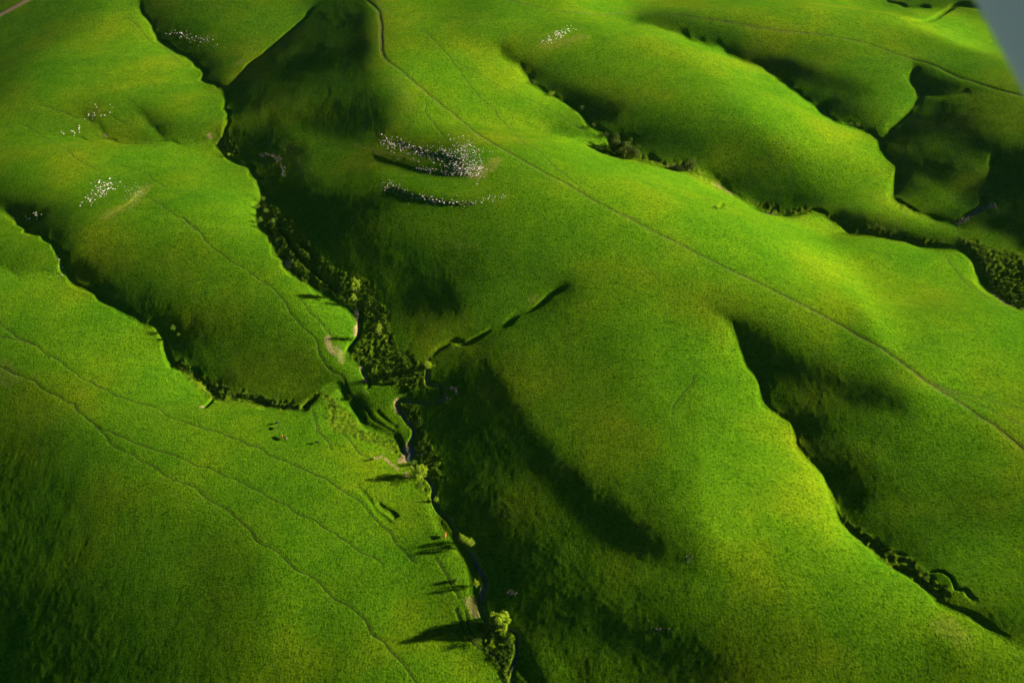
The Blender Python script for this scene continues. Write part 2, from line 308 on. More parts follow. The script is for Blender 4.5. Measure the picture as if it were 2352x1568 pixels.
def solve_height(Tm, lam2=1.5, lamt=.006, eps=1e-6):
    xs = np.arange(GX0, GX1 + .1, GD); ys = np.arange(GY0, GY1 + .1, GD); X, Y = np.meshgrid(xs, ys); ny, nx = X.shape
    c, s = math.cos(SUN_AZ), math.sin(SUN_AZ)
    Dx = lambda h: (np.roll(h, -1, 1) - h) / GD
    Dy = lambda h: (np.roll(h, -1, 0) - h) / GD
    DxT = lambda g: (np.roll(g, 1, 1) - g) / GD
    DyT = lambda g: (np.roll(g, 1, 0) - g) / GD
    Lap = lambda h: (np.roll(h, 1, 0) + np.roll(h, -1, 0) + np.roll(h, 1, 1) + np.roll(h, -1, 1) - 4 * h) / GD ** 2
    ex = (np.exp(2j * np.pi * np.fft.fftfreq(nx))[None, :] - 1) / GD; ey = (np.exp(2j * np.pi * np.fft.fftfreq(ny))[:, None] - 1) / GD
    lapk = -(abs(ex) ** 2 + abs(ey) ** 2)
    M = .7 * abs(c * ex + s * ey) ** 2 + lamt * abs(-s * ex + c * ey) ** 2 + lam2 * lapk ** 2 + eps
    Mi = lambda r: np.real(np.fft.ifft2(np.fft.fft2(r) / M))
    edge = ((xs < GX0 + 30) | (xs > GX1 - 30))[None, :] | ((ys < GY0 + 30) | (ys > GY1 - 30))[:, None]
    h = np.zeros_like(X); pull = np.zeros_like(X); lift = np.zeros_like(X)
    def sun_line(h):
        SH = h.copy(); jy = np.arange(ny) + math.tan(SUN_AZ); j0 = np.clip(np.floor(jy).astype(int), 0, ny - 2); f = np.clip(jy - j0, 0, 1); drop = GD / math.cos(SUN_AZ) * math.tan(SUN_EL)
        for i in range(nx - 2, -1, -1): SH[:, i] = np.maximum(h[:, i], SH[j0, i + 1] * (1 - f) + SH[j0 + 1, i + 1] * f - drop)
        return SH
    for it in range(11):
        px, py, _ = proj(X, Y, h)
        wgt = np.where((px > -60) & (px < 2412) & (py > -40) & (py < 1600) & ~edge, 1., np.where((px > -400) & (px < 2750) & (py > -60) & (py < 1950) & ~edge, .25, 0.))
        gx = np.clip(px / CELL - .5, 0, TWd - 1.001); gy = np.clip(py / CELL - .5, 0, THt - 1.001)
        ix = gx.astype(int); iy = gy.astype(int); fx = gx - ix; fy = gy - iy
        t = (Tm[iy, ix] * (1 - fx) + Tm[iy, ix + 1] * fx) * (1 - fy) + (Tm[iy + 1, ix] * (1 - fx) + Tm[iy + 1, ix + 1] * fx) * fy
        P = np.tan(np.radians(np.interp(t, LEAN_T, LEAN_D)))
        def A(h):
            g = wgt * (c * Dx(h) + s * Dy(h)); q = lamt * (-s * Dx(h) + c * Dy(h))
            return c * DxT(g) + s * DyT(g) - s * DxT(q) + c * DyT(q) + lam2 * Lap(Lap(h)) + eps * h + pull * h
        g = -wgt * P; b = c * DxT(g) + s * DyT(g) + pull * lift
        x = h.copy(); r = b - A(x); z = Mi(r); p = z.copy(); rz = (r * z).sum()
        for k in range(45):
            Ap = A(p); al = rz / (p * Ap).sum(); x += al * p; r -= al * Ap; z = Mi(r); r2 = (r * z).sum(); p = z + r2 / rz * p; rz = r2
        h = x if it < 2 else .6 * x + .4 * h
        if 1 < it < 10:                       # slopes seen lit must stand clear of the shadow line
            SH = sun_line(h); lit = (t > .235) & (wgt > .5) & (SH > h + .05); pull = np.where(lit, .006, pull * .9); lift = np.where(lit, np.maximum(SH + .4, lift * (pull > 0)), lift)
            print('  shaded though lit', int(lit.sum()), 'deficit', float((SH - h)[lit].mean()) if lit.any() else 0)
    return h
LEAN_T = [.1, .2, .3, .4, .5, .6, .7, .78, .86, .9]; LEAN_D = [-18.2, -17.2, -15.6, -12.8, -8, -2.5, 4, 13, 27, 31]   # stroke value -> lean in degrees
HS = solve_height(tone_map())
print('relief', HS.min(), HS.max())

def vnoise(X, Y, scale, seed):
    x = X / scale + 1000.3 + seed * 17.7; y = Y / scale + 1000.7 + seed * 9.1
    ix = np.floor(x).astype(np.int64); iy = np.floor(y).astype(np.int64); fx = x - ix; fy = y - iy
    fx = fx * fx * (3 - 2 * fx); fy = fy * fy * (3 - 2 * fy)
    def hsh(a, b):
        n = (a * 374761393 + b * 668265263 + seed * 1442695) & 0xffffffff
        n = ((n ^ (n >> 13)) * 1274126177) & 0xffffffff; n = n ^ (n >> 16)
        return (n & 0xffff) / 32767.5 - 1
    return (hsh(ix, iy) * (1 - fx) + hsh(ix + 1, iy) * fx) * (1 - fy) + (hsh(ix, iy + 1) * (1 - fx) + hsh(ix + 1, iy + 1) * fx) * fy
def fbm(X, Y, scale, seed, n=3): return sum(vnoise(X, Y, scale / 2 ** k, seed + k) / 2 ** k for k in range(n))

# ------------------------------------------------------------------ the ground sheet (fan of rows, fine near the middle)
rows = [225.]
while rows[-1] < 1230: rows.append(rows[-1] + 0.00118 * (rows[-1] * cp + CAM_H * sp_))
st = rows[-1] - rows[-2]
while rows[-1] < 12000: st *= 1.12; rows.append(rows[-1] + st)
lo = [225.]; st = .6
while lo[-1] > -4000: st *= 1.15; lo.append(lo[-1] - st)
rows = np.array(lo[:0:-1] + rows)
al = list(np.arange(-.56, .5601, .00092)); st = .001
ext = [al[-1]]
while ext[-1] < 20: st *= 1.15; ext.append(ext[-1] + st)
al = np.array([-e for e in ext[:0:-1]] + al + ext[1:])
SCL = lambda y: np.maximum(y * cp + CAM_H * sp_, 240.)
RX = al[None, :] * SCL(rows)[:, None]; RY = np.repeat(rows[:, None], len(al), 1)
def hs_at(X, Y):
    gx = np.clip((X - GX0) / GD, 0, HS.shape[1] - 1.001); gy = np.clip((Y - GY0) / GD, 0, HS.shape[0] - 1.001)
    ix = gx.astype(int); iy = gy.astype(int); fx = gx - ix; fy = gy - iy
    return (HS[iy, ix] * (1 - fx) + HS[iy, ix + 1] * fx) * (1 - fy) + (HS[iy + 1, ix] * (1 - fx) + HS[iy + 1, ix + 1] * fx) * fy
RZ = hs_at(RX, RY)
PX, PY, _d = proj(RX, RY, RZ)
behind = _d <= 1
outx = np.maximum(np.maximum(-150 - PX, PX - 2500), 0); outy = np.maximum(np.maximum(-60 - PY, PY - 1750), 0)
far = np.clip(np.where(behind, 1, np.sqrt(outx ** 2 + outy ** 2) / 500), 0, 1); far = far * far * (3 - 2 * far)
inbox = (RX > GX0) & (RX < GX1) & (RY > GY0) & (RY < GY1)
RZ = RZ * (1 - far) + far * 14 * (fbm(RX + .5 * RY, RY, 170, 3) + .4)
# small natural unevenness
# contour benches and small drainage ribs of the limestone country
RZ += .01 * np.clip(fbm(RX, RY, 90, 81, 2) + .55, 0, 1) * np.sin(2 * np.pi * (RZ + 2.2 * fbm(RX, RY, 60, 83, 2)) / 6.5)
RZ += .035 * np.clip(fbm(RX, RY, 120, 87, 2) + .3, 0, 1) * vnoise(RX * .9 + RY * .35, (RY - RX * .35) * .3, 5.5, 89)
RZ += .12 * fbm(RX, RY, 48, 11, 2) + .05 * vnoise(RX, RY, 9, 20) + .025 * vnoise(RX, RY, 4.3, 21) + .03 * vnoise(RX, RY, 1.9, 23)
R0 = len(lo) - 1; R1 = int(np.searchsorted(rows, 1232))
def hz(x, y):
    """height of the built ground sheet at a world point (arrays allowed)"""
    x = np.asarray(x, float); y = np.asarray(y, float)
    r = np.clip(np.searchsorted(rows, y) - 1, 0, len(rows) - 2); fr = (y - rows[r]) / (rows[r + 1] - rows[r])
    a = x / SCL(y); k = np.clip(np.searchsorted(al, a) - 1, 0, len(al) - 2); fa = (a - al[k]) / (al[k + 1] - al[k])
    return (RZ[r, k] * (1 - fa) + RZ[r, k + 1] * fa) * (1 - fr) + (RZ[r + 1, k] * (1 - fa) + RZ[r + 1, k + 1] * fa) * fr
def at(px, py):
    """ground point seen at a place of the survey map"""
    dx = (px / 2352 - .5) / FL; dy = (784 - py) / 2352 / FL
    D = np.array([dx, cp + dy * sp_, -sp_ + dy * cp])
    t = np.arange(300, 1700, 1.0)
    X, Y, Z = t * D[0], t * D[1], CAM_H + t * D[2]
    b = (Z - hz(X, Y)) < 0; i = int(np.argmax(b)) if b.any() else len(t) - 1
    t0, t1 = t[max(i - 1, 0)], t[i]
    for _ in range(12):
        tm = (t0 + t1) / 2
        if CAM_H + tm * D[2] - hz(tm * D[0], tm * D[1]) < 0: t1 = tm
        else: t0 = tm
    return np.array([t1 * D[0], t1 * D[1]])
def line(pts, jit=0.0, step=3.0):
    """a surveyed line turned into ground points every few metres"""
    W = np.array([at(*p[:2]) for p in pts]); out = []
    # catmull-rom
    E = np.vstack([2 * W[0] - W[1], W, 2 * W[-1] - W[-2]])
    for i in range(1, len(E) - 2):
        n = max(2, int(np.linalg.norm(E[i + 1] - E[i]) / step))
        for k in range(n):
            f = k / n
            out.append(.5 * ((2 * E[i]) + (E[i + 1] - E[i - 1]) * f + (2 * E[i - 1] - 5 * E[i] + 4 * E[i + 1] - E[i + 2]) * f * f + (-E[i - 1] + 3 * E[i] - 3 * E[i + 1] + E[i + 2]) * f ** 3))
    out.append(W[-1]); out = np.array(out)
    if jit:
        out[:, 0] += jit * vnoise(out[:, 0], out[:, 1], 9, 5); out[:, 1] += jit * vnoise(out[:, 0], out[:, 1], 9, 6)
    return out
def dist_to(pl, reach):
    """distance and run (0..1) from ground vertices to a ground line; returns the index window"""
    x0, y0 = pl.min(0) - reach; x1, y1 = pl.max(0) + reach
    r0 = max(np.searchsorted(rows, y0) - 1, 0); r1 = min(np.searchsorted(rows, y1) + 1, len(rows))
    D = np.full((r1 - r0, len(al)), 1e9); Tt = np.zeros_like(D); Sg = np.zeros_like(D)
    for i in range(len(pl) - 1):
        a, b = pl[i], pl[i + 1]
        ra = max(np.searchsorted(rows, min(a[1], b[1]) - reach) - 1, r0); rb = min(np.searchsorted(rows, max(a[1], b[1]) + reach) + 1, r1)
        sa = SCL(rows[ra]); sb = SCL(rows[rb - 1]); mn = min(a[0], b[0]) - reach; mx = max(a[0], b[0]) + reach
        ka = max(np.searchsorted(al, min(mn / sa, mn / sb)) - 1, 0); kb = np.searchsorted(al, max(mx / sa, mx / sb)) + 1
        X = RX[ra:rb, ka:kb]; Y = RY[ra:rb, ka:kb]; v = b - a; L2 = v @ v + 1e-9
        f = np.clip(((X - a[0]) * v[0] + (Y - a[1]) * v[1]) / L2, 0, 1)
        ddx = X - a[0] - f * v[0]; ddy = Y - a[1] - f * v[1]; d = np.hypot(ddx, ddy)
        sub = D[ra - r0:rb - r0, ka:kb]; m = d < sub
        sub[m] = d[m]; Tt[ra - r0:rb - r0, ka:kb][m] = ((i + f) / (len(pl) - 1))[m]
        Sg[ra - r0:rb - r0, ka:kb][m] = (v[0] * ddy - v[1] * ddx)[m]
    return slice(r0, r1), D, Tt, Sg
# ------------------------------------------------------------------ channels, ruts and soil
A_SCR = np.zeros_like(RZ); A_SOIL = np.zeros_like(RZ); A_DRY = np.zeros_like(RZ)
def carve(pts, depth, width, jit=1.5, bank=0.0, soil=0.0, floor=0.3):
    pl = line(pts, jit, 2.5); sl, D, Tt, Sg = dist_to(pl, width * 3 + 3)
    X = RX[sl]; Y = RY[sl]
    w_ = width * (1 + .35 * vnoise(X, Y, 14, 31)); u = np.clip(D / w_, 0, 9)
    taper = np.clip(np.minimum(Tt, 1 - Tt) * 12, .15, 1); prof = np.clip((1.15 - u) / (1.15 - floor), 0, 1); prof = prof * prof * (3 - 2 * prof)
    amp = depth * taper * (1 + .3 * vnoise(X, Y, 23, 33))
    RZ[sl] -= amp * prof
    if bank: RZ[sl] += bank * np.exp(-((u - 1.7) / .5) ** 2) * taper
    if soil: A_SOIL[sl] = np.maximum(A_SOIL[sl], soil * prof)
    return pl
for k, dep, wid in (('g1', 1.6, 3.5), ('g2', 1.6, 3.0), ('g3', 1.5, 3.0), ('g3b', .7, 2.5), ('g4', 1.8, 3.2), ('g4b', .7, 2.5), ('g5', 1.3, 2.6),
                    ('g5b', .45, 3.5), ('g5c', .45, 3), ('g6', 1.6, 3.5), ('g6b', 1.7, 3.2), ('g7', 1.5, 3.5), ('g8', 1.4, 3.5), ('g8b', 1.0, 4),
                    ('g9', 1.5, 3.5), ('g10', 1.3, 2.6), ('g11', 1.5, 2.4)):
    carve(G[k][0], dep * .4, wid * 1.2, 3.5)
STREAM = [(984, 823), (984, 850), (984, 880), (1012, 886), (1020, 905), (1010, 923), (960, 922), (917, 920), (913, 930), (921, 942), (930, 962), (945, 980), (950, 990), (946, 1005), (938, 1018), (943, 1028), (948, 1042), (946, 1056)]
STREAM2 = [(946, 1056), (955, 1078), (985, 1100), (994, 1122), (996, 1146), (1008, 1172), (1036, 1200), (1056, 1235), (1078, 1268), (1101, 1302), (1117, 1336), (1113, 1362), (1107, 1382), (1112, 1410), (1130, 1432), (1165, 1441), (1192, 1455), (1189, 1480), (1184, 1505), (1174, 1546), (1170, 1575)]
PLS = carve(STREAM, .9, 1.8, .6, soil=.2); PLS2 = carve(STREAM2, .8, 1.8, .6, soil=.15)
for p, d_, w_ in (([(851, 881), (880, 880), (905, 876)], 1.0, 1.6), ([(835, 700), (828, 740), (822, 775), (790, 800)], 1.2, 2.2), ([(830, 845), (850, 878), (845, 890)], 1.2, 2),
                  ([(727, 905), (712, 924), (700, 935)], 1.3, 2.2), ([(690, 560), (716, 590), (720, 610)], 1.4, 2.5), ([(640, 500), (655, 540), (690, 590), (740, 640), (790, 668)], 1.3, 2.2),
                  ([(2128, 1314), (2168, 1316), (2198, 1349), (2221, 1351), (2241, 1379)], .8, 1.2), ([(2108, 1339), (2125, 1352), (2145, 1362)], .5, 1.5),
                  ([(1640, 478), (1655, 470), (1690, 462)], .8, 2.2), ([(2080, 45), (2130, 48), (2180, 20), (2250, 15), (2340, 18)], 1.5, 4), ([(2030, 2), (2060, 8), (2085, 16), (2140, 14)], 1.5, 4),
                  ([(2250, 97), (2275, 98), (2300, 88)], 1.0, 3), ([(868, 1155), (890, 1172), (912, 1190)], .9, 2.2), ([(820, 1115), (850, 1150), (880, 1185), (900, 1205)], .5, 2),
                  ([(464, 935), (476, 927), (482, 916)], 1.1, 2.2), ([(1184, 1500), (1210, 1530), (1232, 1568)], .9, 4),
                  ([(905, 1003), (915, 1015), (922, 1035), (935, 1045)], 1.1, 1.8), ([(860, 940), (890, 965), (910, 985)], .4, 1.5)):
    carve(p, d_, w_)
# limestone terraces: the ledges that ring the central ridge
for p, hgt in (([(870, 318), (930, 332), (985, 350), (1035, 362), (1060, 380)], .15), ([(852, 352), (905, 373), (965, 389), (1040, 402), (1080, 404)], .15),
               ([(890, 430), (955, 452), (1020, 466), (1085, 468), (1150, 455)], .3), ([(230, 500), (290, 470), (335, 430)], .25),
               ([(1250, 98), (1285, 88), (1312, 66)], .3)):
    pl = line(p, 1.0, 2.5); sl, D, Tt, Sg = dist_to(pl, 26)
    tap = np.clip(np.minimum(Tt, 1 - Tt) * 8, 0, 1); q = np.clip(D / 22, 0, 1)
    RZ[sl] += hgt * tap * (1 - q) ** 2 * np.clip(np.where(Sg > 0, 1, -1) * np.minimum(D / 1.2, 1), -1, 1)

TRACKS = [[(840, -12), (844, 0), (867, 23), (874, 43), (876, 83), (881, 127), (904, 150), (941, 180), (984, 217), (1024, 250), (1067, 283), (1104, 313), (1144, 337), (1191, 363), (1251, 397), (1304, 423), (1357, 457), (1417, 487), (1484, 521), (1568, 563), (1618, 590), (1678, 620), (1755, 656), (1835, 696), (1901, 730), (1968, 770), (2041, 810), (2101, 856), (2135, 883), (2185, 911), (2235, 946), (2301, 990), (2370, 1045)],
          [(1150, -8), (1167, 0), (1217, 12), (1284, 25), (1367, 32), (1451, 30), (1517, 32), (1568, 36), (1668, 50), (1768, 67), (1868, 78), (1935, 87), (2001, 103), (2068, 127), (2135, 147), (2185, 170), (2251, 193), (2370, 225)],
          [(2101, 856), (2121, 868), (2151, 882), (2201, 900), (2268, 916), (2370, 944)], [(2135, 883), (2201, 908), (2285, 943), (2370, 986)]]
PATHS = [[(964, 63), (1001, 97), (1031, 130), (1057, 163), (1081, 197), (1107, 227), (1134, 247), (1144, 267), (1171, 297), (1204, 327), (1241, 350), (1267, 377), (1304, 407), (1351, 440)],
         [(1047, 137), (1084, 163), (1137, 190), (1177, 213), (1234, 237), (1284, 263), (1317, 287), (1351, 300)],
         [(974, 227), (981, 260), (997, 287), (1021, 313)],
         [(43, 283), (83, 303), (143, 337), (180, 367), (213, 383), (240, 397)],
         [(277, 377), (333, 400), (375, 430)],
         [(333, 450), (383, 480), (433, 513), (450, 530)],
         [(417, 500), (450, 523), (483, 560), (533, 600), (583, 630), (627, 660), (650, 690), (677, 730), (727, 776), (737, 813), (757, 843), (790, 873), (817, 923), (851, 956), (901, 990)],
         [(0, 736), (33, 766), (77, 793), (123, 823), (173, 860), (213, 883), (267, 906), (353, 933), (383, 953), (433, 973), (533, 1003), (577, 1023), (623, 1046), (667, 1066), (717, 1089), (747, 1099), (784, 1122), (834, 1159), (874, 1202), (897, 1222), (914, 1252), (951, 1289)],
         [(-20, 765), (0, 770), (33, 776), (77, 795)],
         [(-20, 835), (0, 843), (33, 856), (73, 873), (100, 893), (157, 923), (190, 950), (217, 976), (233, 990), (260, 1020), (307, 1046), (353, 1076), (400, 1099), (447, 1119), (483, 1149), (520, 1172), (560, 1206), (583, 1232), (633, 1269), (683, 1309), (727, 1332), (757, 1362), (784, 1382), (827, 1412), (851, 1442), (887, 1476), (911, 1509), (944, 1546), (965, 1580)],
         [(225, 980), (277, 1003), (333, 1023), (393, 1046), (480, 1076), (550, 1106), (633, 1149), (700, 1182), (767, 1219), (784, 1236), (824, 1262), (884, 1292)],
         [(1001, 1279), (1024, 1312), (1044, 1352), (1051, 1372)],
         [(1044, 1399), (1067, 1446), (1091, 1482), (1134, 1509), (1147, 1542), (1161, 1575)],
         [(717, 943), (727, 980), (743, 1003), (760, 1030)],
         [(784, 993), (817, 1023), (834, 1043), (850, 1055)],
         [(1067, 1400), (1085, 1450), (1120, 1490), (1150, 1530)],
         [(200, 247), (250, 265), (290, 283)], [(90, 240), (140, 255), (180, 272)],
         [(290, 40), (315, 62), (340, 90), (380, 115), (420, 150)],
         [(690, 690), (760, 770)], [(1600, 860), (1570, 900), (1545, 940)],
         [(2170, 590), (2210, 640), (2260, 680), (2330, 720)]]
TRL = [line(p, .7, 2.0) for p in TRACKS]; PTL = [line(p, 1.3, 1.6) for p in PATHS]
for i, pl in enumerate(TRL):
    sl, D, Tt, Sg = dist_to(pl, 5)
    RZ[sl] -= (.38 if i < 2 else .15) * np.exp(-(D / 1.7) ** 2)
for pl in PTL:
    sl, D, Tt, Sg = dist_to(pl, 3)
    RZ[sl] -= .2 * np.exp(-(D / .9) ** 2)
ROAD = line([(-30, 50), (0, 35), (33, 17), (70, -3), (100, -20)], 0, 3)
sl, D, Tt, Sg = dist_to(ROAD, 12); RZ[sl] -= .35 * np.exp(-((D - 6.5) / 1.6) ** 2); 

PXf, PYf, _d = proj(RX, RY, RZ)          # survey-map place of every vertex, for the land-cover outlines below
def inpoly(X, Y, poly):
    r = np.zeros(X.shape, bool); n = len(poly)
    for i in range(n):
        x1, y1 = poly[i]; x2, y2 = poly[(i + 1) % n]
        if y1 == y2: continue
        r ^= ((y1 > Y) != (y2 > Y)) & (X < (x2 - x1) * (Y - y1) / (y2 - y1) + x1)
    return r
SCRUB = [[(590, 455), (640, 480), (700, 530), (722, 580), (800, 630), (850, 650), (890, 720), (905, 790), (975, 835), (975, 885), (930, 905), (905, 880), (850, 880), (845, 850), (800, 815), (828, 780), (840, 730), (800, 700), (740, 668), (690, 640), (640, 590), (605, 530)],
         [(920, 925), (960, 930), (975, 1000), (1015, 1050), (1020, 1100), (995, 1110), (965, 1060), (948, 1000)],
         [(390, 825), (420, 830), (460, 860), (520, 885), (620, 915), (700, 920), (725, 895), (745, 900), (700, 942), (600, 935), (480, 915), (430, 870)],
         [(745, 900), (780, 930), (830, 985), (920, 1015), (925, 1050), (890, 1030), (820, 1005), (770, 990), (745, 950)],
         [(500, 300), (530, 320), (545, 360), (520, 360), (490, 325)],
         [(2195, 545), (2240, 555), (2352, 585), (2400, 740), (2290, 680), (2250, 610)], [(1700, 452), (1800, 478), (1860, 478), (1960, 520), (2040, 530), (2110, 545), (2190, 560), (2110, 560), (2000, 540), (1930, 525), (1870, 488), (1765, 492)],
         [(1405, 330), (1450, 350), (1560, 370), (1600, 385), (1640, 408), (1700, 450), (1660, 440), (1560, 395), (1450, 368), (1410, 360)],
         [(1085, 1430), (1120, 1435), (1190, 1450), (1182, 1520), (1165, 1570), (1150, 1540), (1110, 1490)],
         [(2040, 440), (2070, 470), (2160, 515), (2190, 530), (2110, 500), (2060, 475)], [(1930, 1180), (1960, 1200), (2010, 1240), (2120, 1300), (2180, 1350), (2180, 1385), (2110, 1345), (1990, 1260), (1940, 1215)],
         [(930, 1060), (960, 1070), (985, 1100), (1000, 1150), (985, 1150), (955, 1105)]]
R_in = (rows > 222) & (rows < 1240); ri = np.where(R_in)[0]; rs = slice(ri[0], ri[-1] + 1)
jx = 7 * vnoise(RX[rs], RY[rs], 7, 41); jy = 7 * vnoise(RX[rs], RY[rs], 7, 42)
m = np.zeros(PXf[rs].shape, bool)
for p in SCRUB: m |= inpoly(PXf[rs] + jx, PYf[rs] + jy, p)
A_SCR[rs] = np.where(m, 1., 0.)
for _ in range(2): A_SCR[1:-1, 1:-1] = (A_SCR[1:-1, 1:-1] * 2 + A_SCR[:-2, 1:-1] + A_SCR[2:, 1:-1] + A_SCR[1:-1, :-2] + A_SCR[1:-1, 2:]) / 6
RZ += A_SCR * (.3 * vnoise(RX, RY, 2.6, 51) + .22 * vnoise(RX, RY, 1.4, 52))
def patch(pts, rad, arr, v, n=2.5):
    pl = line(pts, .8, 1.5) if len(pts) > 1 else np.array([at(*pts[0]), at(*pts[0]) + .1])
    sl, D, Tt, Sg = dist_to(pl, rad * 2.2)
    q = np.clip(1.25 - D / (rad * (1 + .5 * vnoise(RX[sl], RY[sl], n, 61))), 0, 1) ; arr[sl] = np.maximum(arr[sl], v * np.clip(q * 2.5, 0, 1))
for p, r, v in (([(481, 316), (478, 310)], 1.8, 1.), ([(820, 712), (823, 740), (818, 768)], 1.5, .9), ([(828, 842), (837, 860), (843, 875)], 1.0, .9), ([(913, 919), (909, 930), (914, 945)], 1.3, 1.),
                ([(752, 775), (758, 800), (765, 812)], 1.6, .8), ([(775, 800), (788, 828)], 2.2, .45), ([(934, 1030), (938, 1040), (936, 1050), (925, 1058)], 2.6, 1.2), ([(930, 1015), (936, 1035)], .9, 1.2), ([(955, 1043), (970, 1043)], .9, 1.2),
                ([(866, 1052), (876, 1047)], 1.0, 1.), ([(885, 1055), (905, 1070), (915, 1078)], .8, .9), ([(930, 1085), (938, 1095)], 1.2, .9), ([(243, 315), (240, 309)], 1.3, 1.), ([(468, 936), (458, 934)], 1.2, .9),
                ([(655, 600), (668, 612)], 2.0, .5), ([(860, 350), (872, 356), (880, 362)], .4, .3), ([(1752, 490), (1775, 492)], 1.2, .7), ([(1530, 380), (1560, 382), (1580, 388)], 1.0, .5), ([(1640, 420), (1680, 445)], 1.2, .6),
                ([(1075, 1375), (1082, 1390), (1095, 1410)], 1.8, .5), ([(2280, 672), (2300, 692), (2330, 705)], 1.2, .6), ([(545, 145), (560, 140)], 3.0, .35), ([(1101, 1308), (1106, 1322)], .7, .8), ([(1111, 1350), (1107, 1375)], .9, .8)):
    patch(p, r, A_SOIL, v)
for p, r, v in (([(1090, 405), (1120, 385), (1140, 365)], 6, .7), ([(250, 495), (300, 465), (335, 430)], 6, .55), ([(1250, 105), (1300, 96), (1340, 85)], 5, .5), ([(874, 0), (876, 60), (880, 120)], 4, .3), ([(700, 395), (660, 330)], 3, .3),
                ([(810, 332), (884, 350), (960, 370)], 2.2, .6), ([(2175, 1440), (2200, 1455)], 6, .4), ([(0, 855), (20, 862)], 8, .4), ([(900, 180), (940, 250)], 9, .15), ([(1080, 1380), (1090, 1405)], 3, .8),
                ([(1020, 560), (1100, 570)], 3, .15), ([(1217, 690), (1230, 680)], 3, .5)):
    patch(p, r, A_DRY, v, 5)

# ------------------------------------------------------------------ materials
def newmat(name):
    m = bpy.data.materials.new(name); m.use_nodes = True; n = m.node_tree; b = n.nodes['Principled BSDF']; b.inputs['Roughness'].default_value = .9
    b.inputs['Specular IOR Level'].default_value = .15
    return m, n, b
def node(n, t, **kw):
    x = n.nodes.new(t)
    for k, v in kw.items(): setattr(x, k, v)
    return x
def noise(n, scale, detail=2, rough=.5, vec=None):
    x = node(n, 'ShaderNodeTexNoise'); x.inputs['Scale'].default_value = scale; x.inputs['Detail'].default_value = detail; x.inputs['Roughness'].default_value = rough
    if vec: n.links.new(vec, x.inputs['Vector'])
    return x
def ramp(n, src, stops):
    r = node(n, 'ShaderNodeValToRGB'); e = r.color_ramp.elements
    while len(e) < len(stops): e.new(.5)
    for q, (p, c) in zip(e, stops): q.position = p; q.color = (*c, 1) if len(c) == 3 else c
    n.links.new(src, r.inputs[0]); return r
def mix(n, f, a, b, typ='MIX'):
    x = node(n, 'ShaderNodeMix', data_type='RGBA', blend_type=typ); x.clamp_factor = True
    for i, v in ((0, f), (6, a), (7, b)):
        if isinstance(v, (int, float)): x.inputs[i].default_value = v
        elif isinstance(v, tuple): x.inputs[i].default_value = (*v, 1)
        else: n.links.new(v, x.inputs[i])
    return x.outputs[2]
def math_(n, op, a, b):
    x = node(n, 'ShaderNodeMath', operation=op)
    for i, v in ((0, a), (1, b)):
        if isinstance(v, (int, float)): x.inputs[i].default_value = v
        else: n.links.new(v, x.inputs[i])
    return x.outputs[0]
gm, n, b = newmat('meadow')
geo = node(n, 'ShaderNodeNewGeometry'); pos = geo.outputs['Position']
att = node(n, 'ShaderNodeAttribute', attribute_name='cover'); sep = node(n, 'ShaderNodeSeparateColor'); n.links.new(att.outputs['Color'], sep.inputs[0])
n1 = noise(n, 1 / 75, 4, .55, pos); n2 = noise(n, 1 / 16, 3, .6, pos); n3 = noise(n, 1 / 1.5, 3, .6, pos); n4 = noise(n, 1 / 5, 2, .6, pos)
c1 = ramp(n, n1.outputs[0], [(.3, (.038, .115, .003)), (.5, (.054, .13, .003)), (.68, (.082, .138, .003))])
c2 = ramp(n, n2.outputs[0], [(.35, (.84, .92, .9)), (.65, (1.1, 1.05, 1.05))])
c3 = ramp(n, n3.outputs[0], [(.35, (.44, .55, .6)), (.47, (.9, .94, .95)), (.65, (1.22, 1.17, 1.4))])
c4 = ramp(n, n4.outputs[0], [(.38, (.86, .9, .95)), (.6, (1.05, 1.04, 1.0))])
col = mix(n, 1., c1.outputs[0], c2.outputs[0], 'MULTIPLY'); col = mix(n, 1., col, c3.outputs[0], 'MULTIPLY'); col = mix(n, 1., col, c4.outputs[0], 'MULTIPLY')
v5 = noise(n, 1 / 2.4, 2, .5, pos)
scr = ramp(n, v5.outputs[0], [(.38, (.03, .065, .003)), (.5, (.055, .105, .004)), (.64, (.09, .14, .006))])
col = mix(n, math_(n, 'MULTIPLY', sep.outputs[0], .85), col, scr.outputs[0])
dry = ramp(n, n3.outputs[0], [(.35, (.06, .09, .01)), (.6, (.16, .16, .035))]); col = mix(n, math_(n, 'MULTIPLY', sep.outputs[2], .7), col, dry.outputs[0])
so2 = ramp(n, n4.outputs[0], [(.35, (.11, .1, .045)), (.6, (.19, .17, .085))])
col = mix(n, sep.outputs[1], col, so2.outputs[0])
n.links.new(col, b.inputs['Base Color'])
bn = noise(n, 1 / 1.0, 3, .65, pos); bn2 = noise(n, 1 / 3.4, 2, .5, pos)
hsum = math_(n, 'ADD', math_(n, 'MULTIPLY', bn.outputs[0], 1.0), math_(n, 'MULTIPLY', bn2.outputs[0], .35))
bp = node(n, 'ShaderNodeBump'); bp.inputs['Strength'].default_value = 1.0; bp.inputs['Distance'].default_value = .72
n.links.new(hsum, bp.inputs['Height']); n.links.new(bp.outputs[0], b.inputs['Normal'])
b.inputs['Specular IOR Level'].default_value = 0.0; b.inputs['Roughness'].default_value = 1.0

